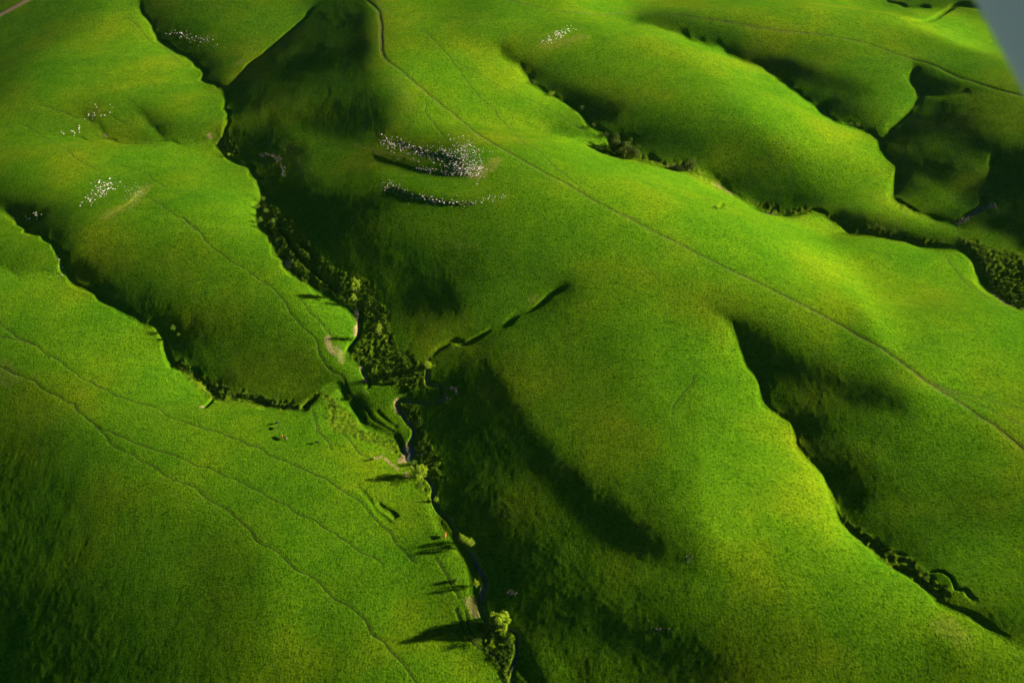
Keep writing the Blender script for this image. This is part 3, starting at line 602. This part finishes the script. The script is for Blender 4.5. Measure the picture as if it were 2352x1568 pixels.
def tag(o, label=None, cat=None, group=None, kind=None):
    if label: o['label'] = label
    if cat: o['category'] = cat
    if group: o['group'] = group
    if kind: o['kind'] = kind
    return o
def mesh_np(name, V, F, mat, smooth=True, attr=None):
    """V (n,3); F (m,4) or (m,3)"""
    me = bpy.data.meshes.new(name); V = np.asarray(V, np.float32); F = np.asarray(F, np.int32); k = F.shape[1]
    me.vertices.add(len(V)); me.vertices.foreach_set('co', V.ravel()); me.loops.add(F.size); me.loops.foreach_set('vertex_index', F.ravel())
    me.polygons.add(len(F)); me.polygons.foreach_set('loop_start', np.arange(0, F.size, k, dtype=np.int32)); me.polygons.foreach_set('loop_total', np.full(len(F), k, np.int32))
    me.polygons.foreach_set('use_smooth', np.full(len(F), smooth)); me.update(calc_edges=True)
    if attr is not None:
        a = me.color_attributes.new('cover', 'FLOAT_COLOR', 'POINT'); a.data.foreach_set('color', np.asarray(attr, np.float32).ravel())
    for q in (mat if isinstance(mat, list) else [mat]): me.materials.append(q)
    o = bpy.data.objects.new(name, me); COL.objects.link(o); return o
nr, nc = RZ.shape
idx = np.arange(nr * nc).reshape(nr, nc)
F = np.stack([idx[:-1, :-1], idx[:-1, 1:], idx[1:, 1:], idx[1:, :-1]], -1).reshape(-1, 4)
ground = mesh_np('ground', np.stack([RX, RY, RZ], -1).reshape(-1, 3), F, gm, True, np.stack([A_SCR, A_SOIL, A_DRY, np.ones_like(RZ)], -1).reshape(-1, 4))
tag(ground, kind='structure')
print('ground verts', nr * nc)

# ------------------------------------------------------------------ road, tracks, cattle paths, water
def strips(name, pl, offs, mat, lift=.05, kind='structure'):
    """draped strips; offs = list of (offset, half width) across the line"""
    V = []; Fq = []; t = np.gradient(pl, axis=0); t /= np.linalg.norm(t, axis=1)[:, None]; nn = np.stack([-t[:, 1], t[:, 0]], 1)
    for off, hw in offs:
        base = len(V); m_ = 5
        wv = hw * (1 + .35 * vnoise(pl[:, 0], pl[:, 1], 6, 71))
        for j in range(m_):
            q = pl + nn * (off + wv * (j / (m_ - 1) * 2 - 1))[:, None]
            e = lift if 0 < j < m_ - 1 else -.02
            V += [(x, y, z + e) for (x, y), z in zip(q, hz(q[:, 0], q[:, 1]))]
        L = len(pl)
        for j in range(m_ - 1):
            for i in range(L - 1):
                a = base + j * L + i; Fq.append((a, a + L, a + L + 1, a + 1))
    o = mesh_np(name, V, Fq, mat); tag(o, kind=kind); return o
def simple(name, c0, c1, scale, rough=.9):
    m, n, b = newmat(name); g = node(n, 'ShaderNodeNewGeometry'); q = noise(n, scale, 4, .6, g.outputs['Position'])
    r = ramp(n, q.outputs[0], [(.35, c0), (.65, c1)]); n.links.new(r.outputs[0], b.inputs['Base Color']); b.inputs['Roughness'].default_value = rough
    bp = node(n, 'ShaderNodeBump'); bp.inputs['Strength'].default_value = .6; bp.inputs['Distance'].default_value = .12; n.links.new(q.outputs[0], bp.inputs['Height']); n.links.new(bp.outputs[0], b.inputs['Normal'])
    return m
m_road = simple('gravel', (.2, .13, .09), (.27, .19, .14), .6)
m_track = simple('rut_soil', (.014, .02, .004), (.07, .062, .018), .25)
m_path = simple('shaded_trodden_earth', (.01, .02, .002), (.03, .042, .005), .3)  # trodden earth, its colour also darkened for the rut's low-sun shade
strips('dirt_road', ROAD, [(0, 4.2)], m_road, .08)
for i, pl in enumerate(TRL): strips('track', pl, [(-.9, .36), (.9, .36)] if i < 2 else [(-.7, .2), (.7, .2)], m_track)
for pl in PTL: strips('cattle_path', pl, [(0, .4)], m_path)
m_water, n, b = newmat('water'); b.inputs['Base Color'].default_value = (.03, .045, .035, 1); b.inputs['Roughness'].default_value = .3; b.inputs['Specular IOR Level'].default_value = .5
g = node(n, 'ShaderNodeNewGeometry'); q = noise(n, 2.0, 3, .6, g.outputs['Position']); bp = node(n, 'ShaderNodeBump'); bp.inputs['Distance'].default_value = .04; n.links.new(q.outputs[0], bp.inputs['Height']); n.links.new(bp.outputs[0], b.inputs['Normal'])
def water_run(pl, hw, depth=.25):
    t = np.gradient(pl, axis=0); t /= np.linalg.norm(t, axis=1)[:, None]; nn = np.stack([-t[:, 1], t[:, 0]], 1); L = len(pl)
    z = hz(pl[:, 0], pl[:, 1]) + depth; k = 7
    z = np.convolve(np.pad(z, k // 2, 'edge'), np.ones(k) / k, 'valid')[:L]
    V = []
    for s_ in (-1, 1):
        qq = pl + nn * (hw * s_ * (1 + .3 * vnoise(pl[:, 0], pl[:, 1], 5, 72)))[:, None]; V += [(x, y, zz) for (x, y), zz in zip(qq, z)]
    o = mesh_np('stream', V, [(i, i + L, i + L + 1, i + 1) for i in range(L - 1)], m_water); tag(o, kind='structure')
water_run(line(STREAM[9:15], .6, 2.0), .7); water_run(line(STREAM2[1:5], .6, 2.), .4); water_run(line(STREAM2[8:13], .6, 2.), .45); water_run(line(STREAM2[15:20], .6, 2.), .4); water_run(line(STREAM[4:6], .6, 2.), .4)
# the pool
pc = at(947, 1041); ang = np.linspace(0, 2 * np.pi, 40, endpoint=False)
rr = 4.6 * (1 + .25 * np.sin(ang * 3 + 1) + .15 * np.sin(ang * 5)); zz = float(hz(pc[0], pc[1])) + .55
V = [(pc[0], pc[1], zz)] + [(pc[0] + r * math.cos(a) * .8, pc[1] + r * math.sin(a) * 1.35, zz) for r, a in zip(rr, ang)]
o = mesh_np('pool', V, [(0, 1 + i, 1 + (i + 1) % 40) for i in range(40)], m_water); tag(o, kind='structure')
HAZE = .000003
# ------------------------------------------------------------------ trees and scrub
def leafmat(name, a, b_, sat=1.):
    m, n, b = newmat(name); g = node(n, 'ShaderNodeNewGeometry'); q = noise(n, .9, 2, .6, g.outputs['Position'])
    r = ramp(n, q.outputs[0], [(.35, a), (.62, b_)]); n.links.new(r.outputs[0], b.inputs['Base Color'])
    tr = node(n, 'ShaderNodeBsdfTranslucent'); n.links.new(r.outputs[0], tr.inputs[0]); mx = node(n, 'ShaderNodeMixShader'); mx.inputs[0].default_value = .3
    n.links.new(b.outputs[0], mx.inputs[1]); n.links.new(tr.outputs[0], mx.inputs[2]); n.links.new(mx.outputs[0], n.nodes['Material Output'].inputs[0]); return m
M_YEL = leafmat('willow_leaf', (.1, .2, .006), (.2, .3, .01)); M_DRK = leafmat('elm_leaf', (.02, .05, .004), (.06, .1, .006)); M_SCR = leafmat('scrub_leaf', (.035, .1, .004), (.1, .19, .008))
M_BARK = simple('bark', (.09, .07, .05), (.2, .16, .12), 1.5)
def leaves(centres, radii, n_, size, squash=.8):
    """leaf faces through the volume of clumps; returns V, F"""
    vol = np.array(radii) ** 2; pick = rng.choice(len(centres), n_, p=vol / vol.sum()); c = np.array(centres)[pick]; r = np.array(radii)[pick]
    d = rng.normal(size=(n_, 3)); d /= np.linalg.norm(d, axis=1)[:, None]; rad = r * rng.uniform(.45, 1.05, n_) ** .6
    p = c + d * rad[:, None] * [1, 1, squash]
    u = rng.normal(size=(n_, 3)); u /= np.linalg.norm(u, axis=1)[:, None]; nrm = d * .9 + rng.normal(size=(n_, 3)) * .6; vv = np.cross(u, nrm); vv /= np.linalg.norm(vv, axis=1)[:, None] + 1e-9; uu = np.cross(vv, nrm); uu /= np.linalg.norm(uu, axis=1)[:, None] + 1e-9
    s = size * rng.uniform(.6, 1.3, n_)[:, None]
    V = np.stack([p - uu * s, p - vv * s * .6, p + uu * s, p + vv * s * .6], 1).reshape(-1, 3); return V, np.arange(n_ * 4).reshape(-1, 4)
def tube(P, R, V, F, k=6):
    P = [np.array(p, float) for p in P]
    for i, p in enumerate(P):
        t = P[min(i + 1, len(P) - 1)] - P[max(i - 1, 0)]; t /= np.linalg.norm(t); a = np.cross(t, [.3, .9, .1]); a /= np.linalg.norm(a); c = np.cross(t, a)
        V += [p + R[i] * (a * math.cos(2 * math.pi * j / k) + c * math.sin(2 * math.pi * j / k)) for j in range(k)]
        if i:
            q = len(V) - 2 * k
            for j in range(k): F.append((q + j, q + (j + 1) % k, q + k + (j + 1) % k, q + k + j))
def tree(name, px, py, h, wd, label, mat=M_YEL, tall=1., nl=2600, cat='tree', grp=None, base=None):
    p = at(px, py) if base is None else base; z = float(hz(p[0], p[1]))
    root = bpy.data.objects.new(name, None); COL.objects.link(root); root.location = (p[0], p[1], z - .1); root.empty_display_size = .5
    tag(root, label, cat, grp)
    V, F = [], []; lean = np.array([rng.uniform(-.08, .08), rng.uniform(-.08, .08), 0]) * h
    tube([(0, 0, -.3), (0, 0, h * .2), lean * .5 + (0, 0, h * .45), lean + (0, 0, h * .8)], [h * .032, h * .026, h * .018, h * .006], V, F)
    cs, rs_ = [], []; nb = max(7, int(9 * tall))
    for i in range(nb):
        f = i / (nb - 1); zz = h * (.3 + .55 * f); a = i * 2.4 + rng.uniform(-.4, .4); rr = wd * .5 * (1 - .75 * abs(f - .35) ** 1.2) * rng.uniform(.45, .8)
        if i == nb - 1: rr = .1
        c = np.array([math.cos(a) * rr, math.sin(a) * rr, zz]) + lean * f
        tube([lean * f * .6 + (0, 0, zz * .62), (c * .6 + (lean * f + (0, 0, zz * .8)) * .4), c], [h * .012, h * .008, h * .003], V, F, 5)
        cs.append(c); rs_.append(wd * rng.uniform(.19, .3) * (1 - .35 * f))
        for _ in range(2):
            o_ = rng.normal(size=3) * wd * .14; cs.append(c + o_); rs_.append(wd * rng.uniform(.1, .18))
    t = mesh_np('trunk', V, F, M_BARK); t.parent = root
    LV, LF = leaves(cs, rs_, nl, max(.16, wd * .032)); c = mesh_np('crown', LV, LF, mat, False); c.parent = root
    return root
Y = 'yellow green '
tree('creek_tree', 818, 668, 11, 7.5, 'tall yellow-green tree on the creek bank, upper one of a close pair', tall=1.4)
tree('creek_tree', 814, 692, 6.5, 4.5, 'small yellow-green tree just below the taller one of a close pair', nl=1500)
tree('creek_tree', 870, 768, 10, 5, 'slender yellow-green tree standing alone in the scrubby creek flat', tall=1.5, nl=2000)
tree('creek_tree', 983, 846, 6.5, 7, 'round yellow-green tree at the mouth of the narrow side gully', nl=2200)
tree('creek_tree', 967, 1094, 9, 9, 'ragged yellow-green tree just below the pale sandy pool', nl=2400)
tree('creek_tree', 1066, 1243, 5, 5, 'left tree of a touching yellow-green pair over the dark creek bed', nl=1800)
tree('creek_tree', 1081, 1252, 5, 5, 'right tree of a touching yellow-green pair over the dark creek bed', nl=1800)
tree('creek_tree', 1094, 1345, 4.8, 3.6, 'small upright yellow-green tree beside the creek, cone shaped', nl=1300)
tree('creek_tree', 1147, 1434, 6.5, 11, 'largest and broadest yellow-green tree, low on the main creek', nl=5200)
tree('ridge_tree', 1411, 349, 15, 13, 'dark green tree at the left of a three-tree clump with a long shadow', M_DRK, nl=3200)
tree('ridge_tree', 1434, 358, 15, 14, 'dark green tree in the middle of a three-tree clump in the gully', M_DRK, nl=3200)
tree('ridge_tree', 1455, 363, 11, 11, 'dark green tree at the right lower end of a three-tree clump', M_DRK, nl=2400)
tree('ridge_tree', 1580, 391, 13, 13, 'lone dark green tree on the gully edge right of the three-tree clump', M_DRK, nl=2600)
for px, py, h, wd, lab, mt in ((1267, 219, 4, 6, 'bright round bush on the lip of the upper middle gully', M_YEL), (1224, 192, 4, 5, 'dark scraggy bush high in the upper middle gully', M_DRK), (1336, 250, 3, 5, 'small bush halfway down the upper middle gully edge', M_DRK),
                               (1364, 292, 4, 5, 'small bush where the upper middle gully turns, above the side ditch', M_DRK), (1393, 312, 3, 4.5, 'low dark bush right above the three-tree clump', M_DRK), (2011, 523, 5, 5.5, 'small bright-edged tree at the far right gully bend', M_DRK),
                               (2024, 528, 5, 6.5, 'dark round bush right beside the small tree at the gully bend', M_DRK), (2052, 535, 3, 5, 'low bush at the right of the gully bend thicket', M_DRK), (604, 462, 4.5, 5, 'olive bush at the head of the scrubby creek flat', M_SCR),
                               (592, 478, 3.5, 6, 'low olive bush on the bright slope edge at the flat head', M_SCR), (612, 488, 4, 5, 'olive bush in the middle of the flat head thicket', M_SCR), (598, 510, 4, 6, 'broad olive bush left of the creek flat', M_SCR), (628, 512, 4, 5, 'olive bush at the right side of the flat head thicket', M_SCR),
                               (952, 1068, 3.5, 4.5, 'small green bush right below the pale sandy pool', M_SCR), (1048, 1334, 2.5, 3, 'tiny dark bush on the bright bank left of the cone shaped tree', M_SCR), (1094, 1478, 3.5, 4.5, 'dark green bush on the bank below the broadest tree', M_DRK),
                               (526, 358, 3, 4, 'bright tipped bush on the upper left creek bank', M_YEL), (1002, 1150, 2.5, 3, 'tiny yellow-green bush in the stony creek bed', M_YEL), (398, 756, 3, 4, 'small bush in the shadowed left gully', M_SCR), (410, 770, 2, 2.5, 'tiny bush just below another in the shadowed left gully', M_SCR),
                               (1642, 480, 2.5, 4, 'little dark bush on the bright ridge face at a ditch head', M_DRK), (1970, 289, 3, 5, 'small pale bush at the lower upper-right gully', M_SCR), (1954, 287, 2.5, 4, 'low bush at the left of the small pale gully bush', M_SCR), (840, 905, 2.5, 5, 'low bush at the foot of the bare round bank', M_SCR)):
    tree('bush', px, py, h, wd, lab, mt, nl=700, cat='bush')
# low scrub of the creek flats: nobody could count it
cs, rr = [], []
for p in SCRUB[:6] + SCRUB[8:9] + SCRUB[11:]:
    P = np.array(p, float); x0, y0 = P.min(0); x1, y1 = P.max(0)
    area = abs(np.sum(P[:, 0] * np.roll(P[:, 1], -1) - P[:, 1] * np.roll(P[:, 0], -1))) / 2
    n_ = int(area * .034); got = 0
    X = rng.uniform(x0, x1, n_ * 6); Yy = rng.uniform(y0, y1, n_ * 6); ok = inpoly(X, Yy, p)
    for x, y in list(zip(X[ok], Yy[ok]))[:n_]:
        if y > 1565: continue
        g = at(x, y)
        if vnoise(g[0], g[1], 9, 95) < -.25: continue
        r = rng.uniform(.45, 1.0) * (1.5 if rng.random() < .08 else 1); cs.append((g[0], g[1], float(hz(*g)) + r * .15)); rr.append(r)
print('scrub', len(cs))
nl = len(cs) * 26
V, F = leaves(cs, rr, nl, .2, .36); o = mesh_np('scrub', V, F, M_SCR, False); tag(o, 'low olive brushwood covering the floor of the creek flats', 'scrub', kind='stuff')

# ------------------------------------------------------------------ limestone
m_rock = simple('limestone', (.36, .36, .34), (.6, .6, .58), 1.2)
m_dim = simple('shaded_stone', (.07, .07, .08), (.17, .16, .17), 1.2)  # darker stone colour, stands in for the shade on the streambeds
def rock_mesh(seed):
    bm = bmesh.new(); bmesh.ops.create_icosphere(bm, subdivisions=2, radius=1); r = random.Random(seed); ax = [Vector((r.uniform(-1, 1), r.uniform(-1, 1), r.uniform(-1, 1))).normalized() for _ in range(7)]
    for v in bm.verts:
        for a in ax:
            d = v.co.dot(a)
            if d > .62: v.co -= a * (d - .62)
        v.co.z *= .6; v.co.x *= 1.15; v.co *= 1 + r.uniform(-.05, .05)
    me = bpy.data.meshes.new('rock'); bm.to_mesh(me); bm.free(); me.materials.append(m_rock); return me
RM = [rock_mesh(i) for i in range(6)]
def rocks(pts, group, label, smin, smax):
    for px, py in pts:
        g = at(px, py); s = rng.uniform(smin, smax); o = bpy.data.objects.new('limestone_rock', RM[rng.integers(6)]); COL.objects.link(o)
        o.location = (g[0], g[1], float(hz(*g)) + s * .12); o.scale = (s, s * rng.uniform(.7, 1), s * rng.uniform(.6, 1)); o.rotation_euler = (rng.uniform(-.2, .2), rng.uniform(-.2, .2), rng.uniform(0, 6.28))
        tag(o, label, 'rock', group)
def blob(n_, cx, cy, sx, sy, rot=0.):
    a = rng.normal(size=(n_, 2)) * [sx, sy]; c, s = math.cos(rot), math.sin(rot); return np.stack([cx + a[:, 0] * c - a[:, 1] * s, cy + a[:, 0] * s + a[:, 1] * c], 1)
def along(n_, P, spread):
    P = np.array(P, float); i = rng.integers(0, len(P) - 1, n_); f = rng.random(n_)[:, None]; return P[i] * (1 - f) + P[i + 1] * f + rng.normal(size=(n_, 2)) * spread
def blend(*a): return np.vstack(a)
BR = lambda k: blend(blob(int(k * .5), 1068, 352, 18, 20, .2), blob(int(k * .3), 1062, 384, 26, 7, .1), blob(int(k * .2), 1095, 385, 14, 14))
rocks(BR(120), 'rocks of the bright outcrop', 'white limestone rock in the widest bright outcrop at the ridge nose', .3, .7)
rocks(along(40, [(880, 320), (930, 334), (985, 348), (1040, 352)], 7), 'rocks of the upper ledge', 'grey-white limestone rock along the shaded ledge left of the bright outcrop', .35, .7)
rocks(along(26, [(940, 447), (985, 458), (1030, 465), (1100, 462), (1155, 453)], 4), 'rocks of the lower ledge', 'pale limestone rock on the thin ledge below the bright outcrop', .35, .7)
rocks(blend(blob(30, 243, 428, 14, 10, -.5), blob(22, 215, 453, 18, 6, -.5)), 'rocks of the left slope', 'white limestone rock scattered on the lit slope at the left', .4, .8)
rocks(blend(along(8, [(200, 268), (240, 262), (272, 245)], 5), [(219, 240), (222, 247), (253, 240), (258, 247), (203, 266), (218, 265), (232, 266)], along(12, [(142, 305), (165, 310), (180, 300), (182, 285)], 4)), 'rocks of the ravine head', 'white limestone rock around the little ravine at the left', .5, .9)
rocks(along(24, [(1249, 97), (1270, 85), (1290, 76), (1310, 66)], 4), 'rocks near the top', 'pale limestone rock in the small outcrop near the top middle', .6, 1.0)
rocks(along(18, [(385, 72), (440, 88), (500, 96)], 5), 'rocks in the top left shade', 'dim limestone rock in the shaded top left gully', .5, .9)
rocks(along(14, [(15, 482), (45, 505), (90, 490)], 5), 'rocks at the left edge', 'white limestone rock by the gully at the left edge', .35, .6)
rocks(along(14, [(128, 590), (150, 612), (145, 628), (110, 630)], 4), 'rocks at the left fork', 'small white limestone rock where the left gully forks', .3, .5)
def rock_stuff(pts, smin, smax, name, label, mat=None):
    V, F = [], []; base = []
    for m_ in RM:
        v = np.array([x.co[:] for x in m_.vertices]); f = np.array([p.vertices[:] for p in m_.polygons]); base.append((v, f))
    off = 0
    for px, py in pts:
        g = at(px, py); s = rng.uniform(smin, smax); v, f = base[rng.integers(6)]; a = rng.uniform(0, 6.28); R = np.array([[math.cos(a), -math.sin(a), 0], [math.sin(a), math.cos(a), 0], [0, 0, 1]])
        V.append((v * s * [1, rng.uniform(.6, 1), .8]) @ R.T + [g[0], g[1], float(hz(*g)) + s * .1]); F.append(f + off); off += len(v)
    o = mesh_np(name, np.vstack(V), np.vstack(F), mat or m_rock, False); tag(o, label, 'rubble', kind='stuff')
rock_stuff(blend(BR(330), along(260, [(880, 322), (930, 340), (985, 355), (1040, 358)], 9), along(120, [(950, 388), (1000, 394), (1050, 398), (1090, 400)], 4)), .18, .5, 'limestone_rubble', 'small white limestone rubble in and beside the widest outcrop')
rock_stuff(blend(along(90, [(940, 447), (985, 458), (1030, 465), (1100, 462), (1155, 453)], 5), along(70, [(870, 418), (910, 432), (940, 446)], 8)), .16, .4, 'limestone_rubble', 'small pale rubble along the thin lower ledge')
rock_stuff(blend(blob(110, 240, 432, 20, 10, -.6), blob(60, 310, 440, 12, 10, -.8)), .15, .4, 'limestone_rubble', 'small white rubble on the lit left slope')
rock_stuff(blend(along(70, [(1249, 97), (1270, 85), (1290, 76), (1312, 64)], 6), along(40, [(385, 72), (440, 88), (500, 96)], 8)), .25, .55, 'limestone_rubble', 'small pale rubble near the top edge')
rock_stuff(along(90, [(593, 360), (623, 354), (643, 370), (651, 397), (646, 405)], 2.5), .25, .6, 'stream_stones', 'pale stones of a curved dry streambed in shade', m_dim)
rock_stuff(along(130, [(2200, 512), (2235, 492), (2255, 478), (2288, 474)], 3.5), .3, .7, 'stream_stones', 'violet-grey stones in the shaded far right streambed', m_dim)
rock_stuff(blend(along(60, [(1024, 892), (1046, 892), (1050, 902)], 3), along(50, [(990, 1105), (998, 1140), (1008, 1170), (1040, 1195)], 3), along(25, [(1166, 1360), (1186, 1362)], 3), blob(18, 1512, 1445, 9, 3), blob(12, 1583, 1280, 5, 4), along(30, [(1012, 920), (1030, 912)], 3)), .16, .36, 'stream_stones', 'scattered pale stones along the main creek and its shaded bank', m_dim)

# ------------------------------------------------------------------ cattle
def cow_mesh(name, body_mat, face_mat, graze):
    sk = [((-1.0, 0, 1.15), .30), ((-.55, 0, 1.12), .37), ((0, 0, 1.05), .42), ((.5, 0, 1.1), .38), ((.85, 0, 1.2), .27)]
    ed = [(0, 1), (1, 2), (2, 3), (3, 4)]
    hd = [((1.12, 0, 1.0), .19), ((1.35, 0, .62), .15), ((1.55, 0, .32), .11)] if graze else [((1.15, 0, 1.38), .2), ((1.38, 0, 1.5), .16), ((1.68, 0, 1.38), .1)]
    for i, h_ in enumerate(hd): sk.append(h_); ed.append((4 + i, 5 + i))
    def leg(root_i, x, y, pts):
        prev = root_i
        for p_, r_ in pts: sk.append((p_, r_)); ed.append((prev, len(sk) - 1)); prev = len(sk) - 1
    for s in (-1, 1):
        leg(1, 0, 0, [((-.85, .24 * s, .85), .17), ((-.78, .25 * s, .58), .1), ((-.95, .25 * s, .35), .07), ((-.9, .25 * s, .03), .07)])
        leg(3, 0, 0, [((.55, .22 * s, .78), .14), ((.6, .22 * s, .42), .075), ((.58, .22 * s, .03), .07)])
    leg(0, 0, 0, [((-1.28, 0, 1.1), .05), ((-1.33, 0, .6), .045)])
    hi = 6
    for s in (-1, 1): leg(hi, 0, 0, [((hd[1][0][0] - .05, .22 * s, hd[1][0][2] + .1), .04)])
    me = bpy.data.meshes.new(name); me.from_pydata([p for p, r in sk], ed, []); o = bpy.data.objects.new(name, me); COL.objects.link(o)
    m = o.modifiers.new('s', 'SKIN'); o.modifiers.new('u', 'SUBSURF').levels = 1
    for v, (p, r) in zip(me.skin_vertices[0].data, sk): v.radius = (r, r)
    me.skin_vertices[0].data[2].use_root = True
    dg = bpy.context.evaluated_depsgraph_get(); dg.update(); e = bpy.data.meshes.new_from_object(o.evaluated_get(dg)); bpy.data.objects.remove(o)
    e.materials.clear(); e.materials.append(body_mat); e.materials.append(face_mat); fx = hd[1][0][0] - .02
    for p in e.polygons:
        p.use_smooth = True
        if p.center.x > fx: p.material_index = 1
    e.name = name; return e
K = simple('black_hide', (.004, .004, .005), (.012, .011, .012), 3, .6); Bn = simple('brown_hide', (.2, .08, .03), (.28, .11, .04), 2, .7); Wf = simple('white_hide', (.6, .55, .5), (.7, .66, .6), 3, .7); Rd = simple('red_hide', (.2, .05, .025), (.26, .07, .03), 2, .7); DB = simple('dark_brown_hide', (.05, .02, .01), (.08, .03, .015), 2, .7)
for px, py, rot, bm_, fm, gz, lab in ((637, 973, 30, K, K, True, 'black cow, upper of the two standing close together on the lit slope'), (640, 983, 75, K, K, False, 'black cow, lower of the two standing close together on the lit slope'),
                                     (648, 1004, 110, Bn, Bn, True, 'orange-brown cow beside the dark one with a white face'), (655, 1008, -35, DB, Wf, False, 'dark brown cow with a white face touching the orange-brown one'),
                                     (728, 1018, 160, K, K, True, 'lone black cow grazing between the small herd and the creek'), (854, 1057, 20, K, Wf, False, 'black cow with a white face on the thin trail near the pool'),
                                     (1023, 1232, 80, Rd, Rd, False, 'reddish cow on the edge of the steep creek bank')):
    g = at(px, py); o = bpy.data.objects.new('cow', cow_mesh('cow', bm_, fm, gz)); COL.objects.link(o); o.location = (g[0], g[1], float(hz(*g)) + .02); o.rotation_euler = (0, 0, math.radians(rot)); o.scale = (1.2,) * 3
    tag(o, lab, 'cow', 'cattle grazing by the creek')

# ------------------------------------------------------------------ the aircraft's wing strut, out of focus at the top right
m_al, n, b = newmat('painted_metal'); b.inputs['Base Color'].default_value = (.85, .7, .4, 1); b.inputs['Roughness'].default_value = .45
def cam_pt(px, py, dist):
    dx = (px / 2352 - .5) / FL; dy = (784 - py) / 2352 / FL; return np.array([dx, cp + dy * sp_, -sp_ + dy * cp]) * dist + [0, 0, CAM_H]
A = cam_pt(2206, -60, 1.2); B = cam_pt(2462, 420, 1.0)          # the edge that shows
A = A + (A - B) * .35; B = B + (B - A) * .25
ax = (B - A) / np.linalg.norm(B - A); vdir = (A + B) / 2 - [0, 0, CAM_H]; vdir /= np.linalg.norm(vdir); side = np.cross(ax, vdir); side /= np.linalg.norm(side)
if side[0] < 0: side = -side
V, F = [], []; k = 28; chord, thick = .24, .055
for j in range(13):
    f = j / 12; c = A + (B - A) * f
    for i in range(k):
        t = 2 * math.pi * i / k; cx = .5 * (1 - math.cos(t)); yy = math.sin(t) * (.5 * math.sqrt(max(cx, 0)) * 1.2 * (1 - cx * .8)) if True else 0
        V.append(c + side * cx * chord + vdir * yy * thick)
for j in range(12):
    for i in range(k): a = j * k + i; e = j * k + (i + 1) % k; F.append((a, e, e + k, a + k))
V = np.array(V); F = np.array(F)
o = mesh_np('wing_strut', V, F, m_al); tag(o, 'blurred blue-grey aircraft strut cutting across the top right corner', 'aircraft strut')
hb, n, b = newmat('haze'); n.nodes.remove(b); pv = node(n, 'ShaderNodeVolumePrincipled'); pv.inputs['Density'].default_value = HAZE; pv.inputs['Color'].default_value = (.35, .75, 1, 1); pv.inputs['Anisotropy'].default_value = .2
n.links.new(pv.outputs[0], n.nodes['Material Output'].inputs['Volume'])
zlo = float(RZ.min()) - 1; X_, Y0_, Y1_, Z1_ = float(np.abs(RX).max()) + 5, float(RY.min()) - 5, float(RY.max()) + 5, CAM_H + 8
V = [(x, y, z) for z in (zlo, Z1_) for y in (Y0_, Y1_) for x in (-X_, X_)]
o = mesh_np('haze', V, [(0, 2, 3, 1), (4, 5, 7, 6), (0, 1, 5, 4), (2, 6, 7, 3), (0, 4, 6, 2), (1, 3, 7, 5)], hb, False); tag(o, kind='stuff')
print('done', len(bpy.data.objects))
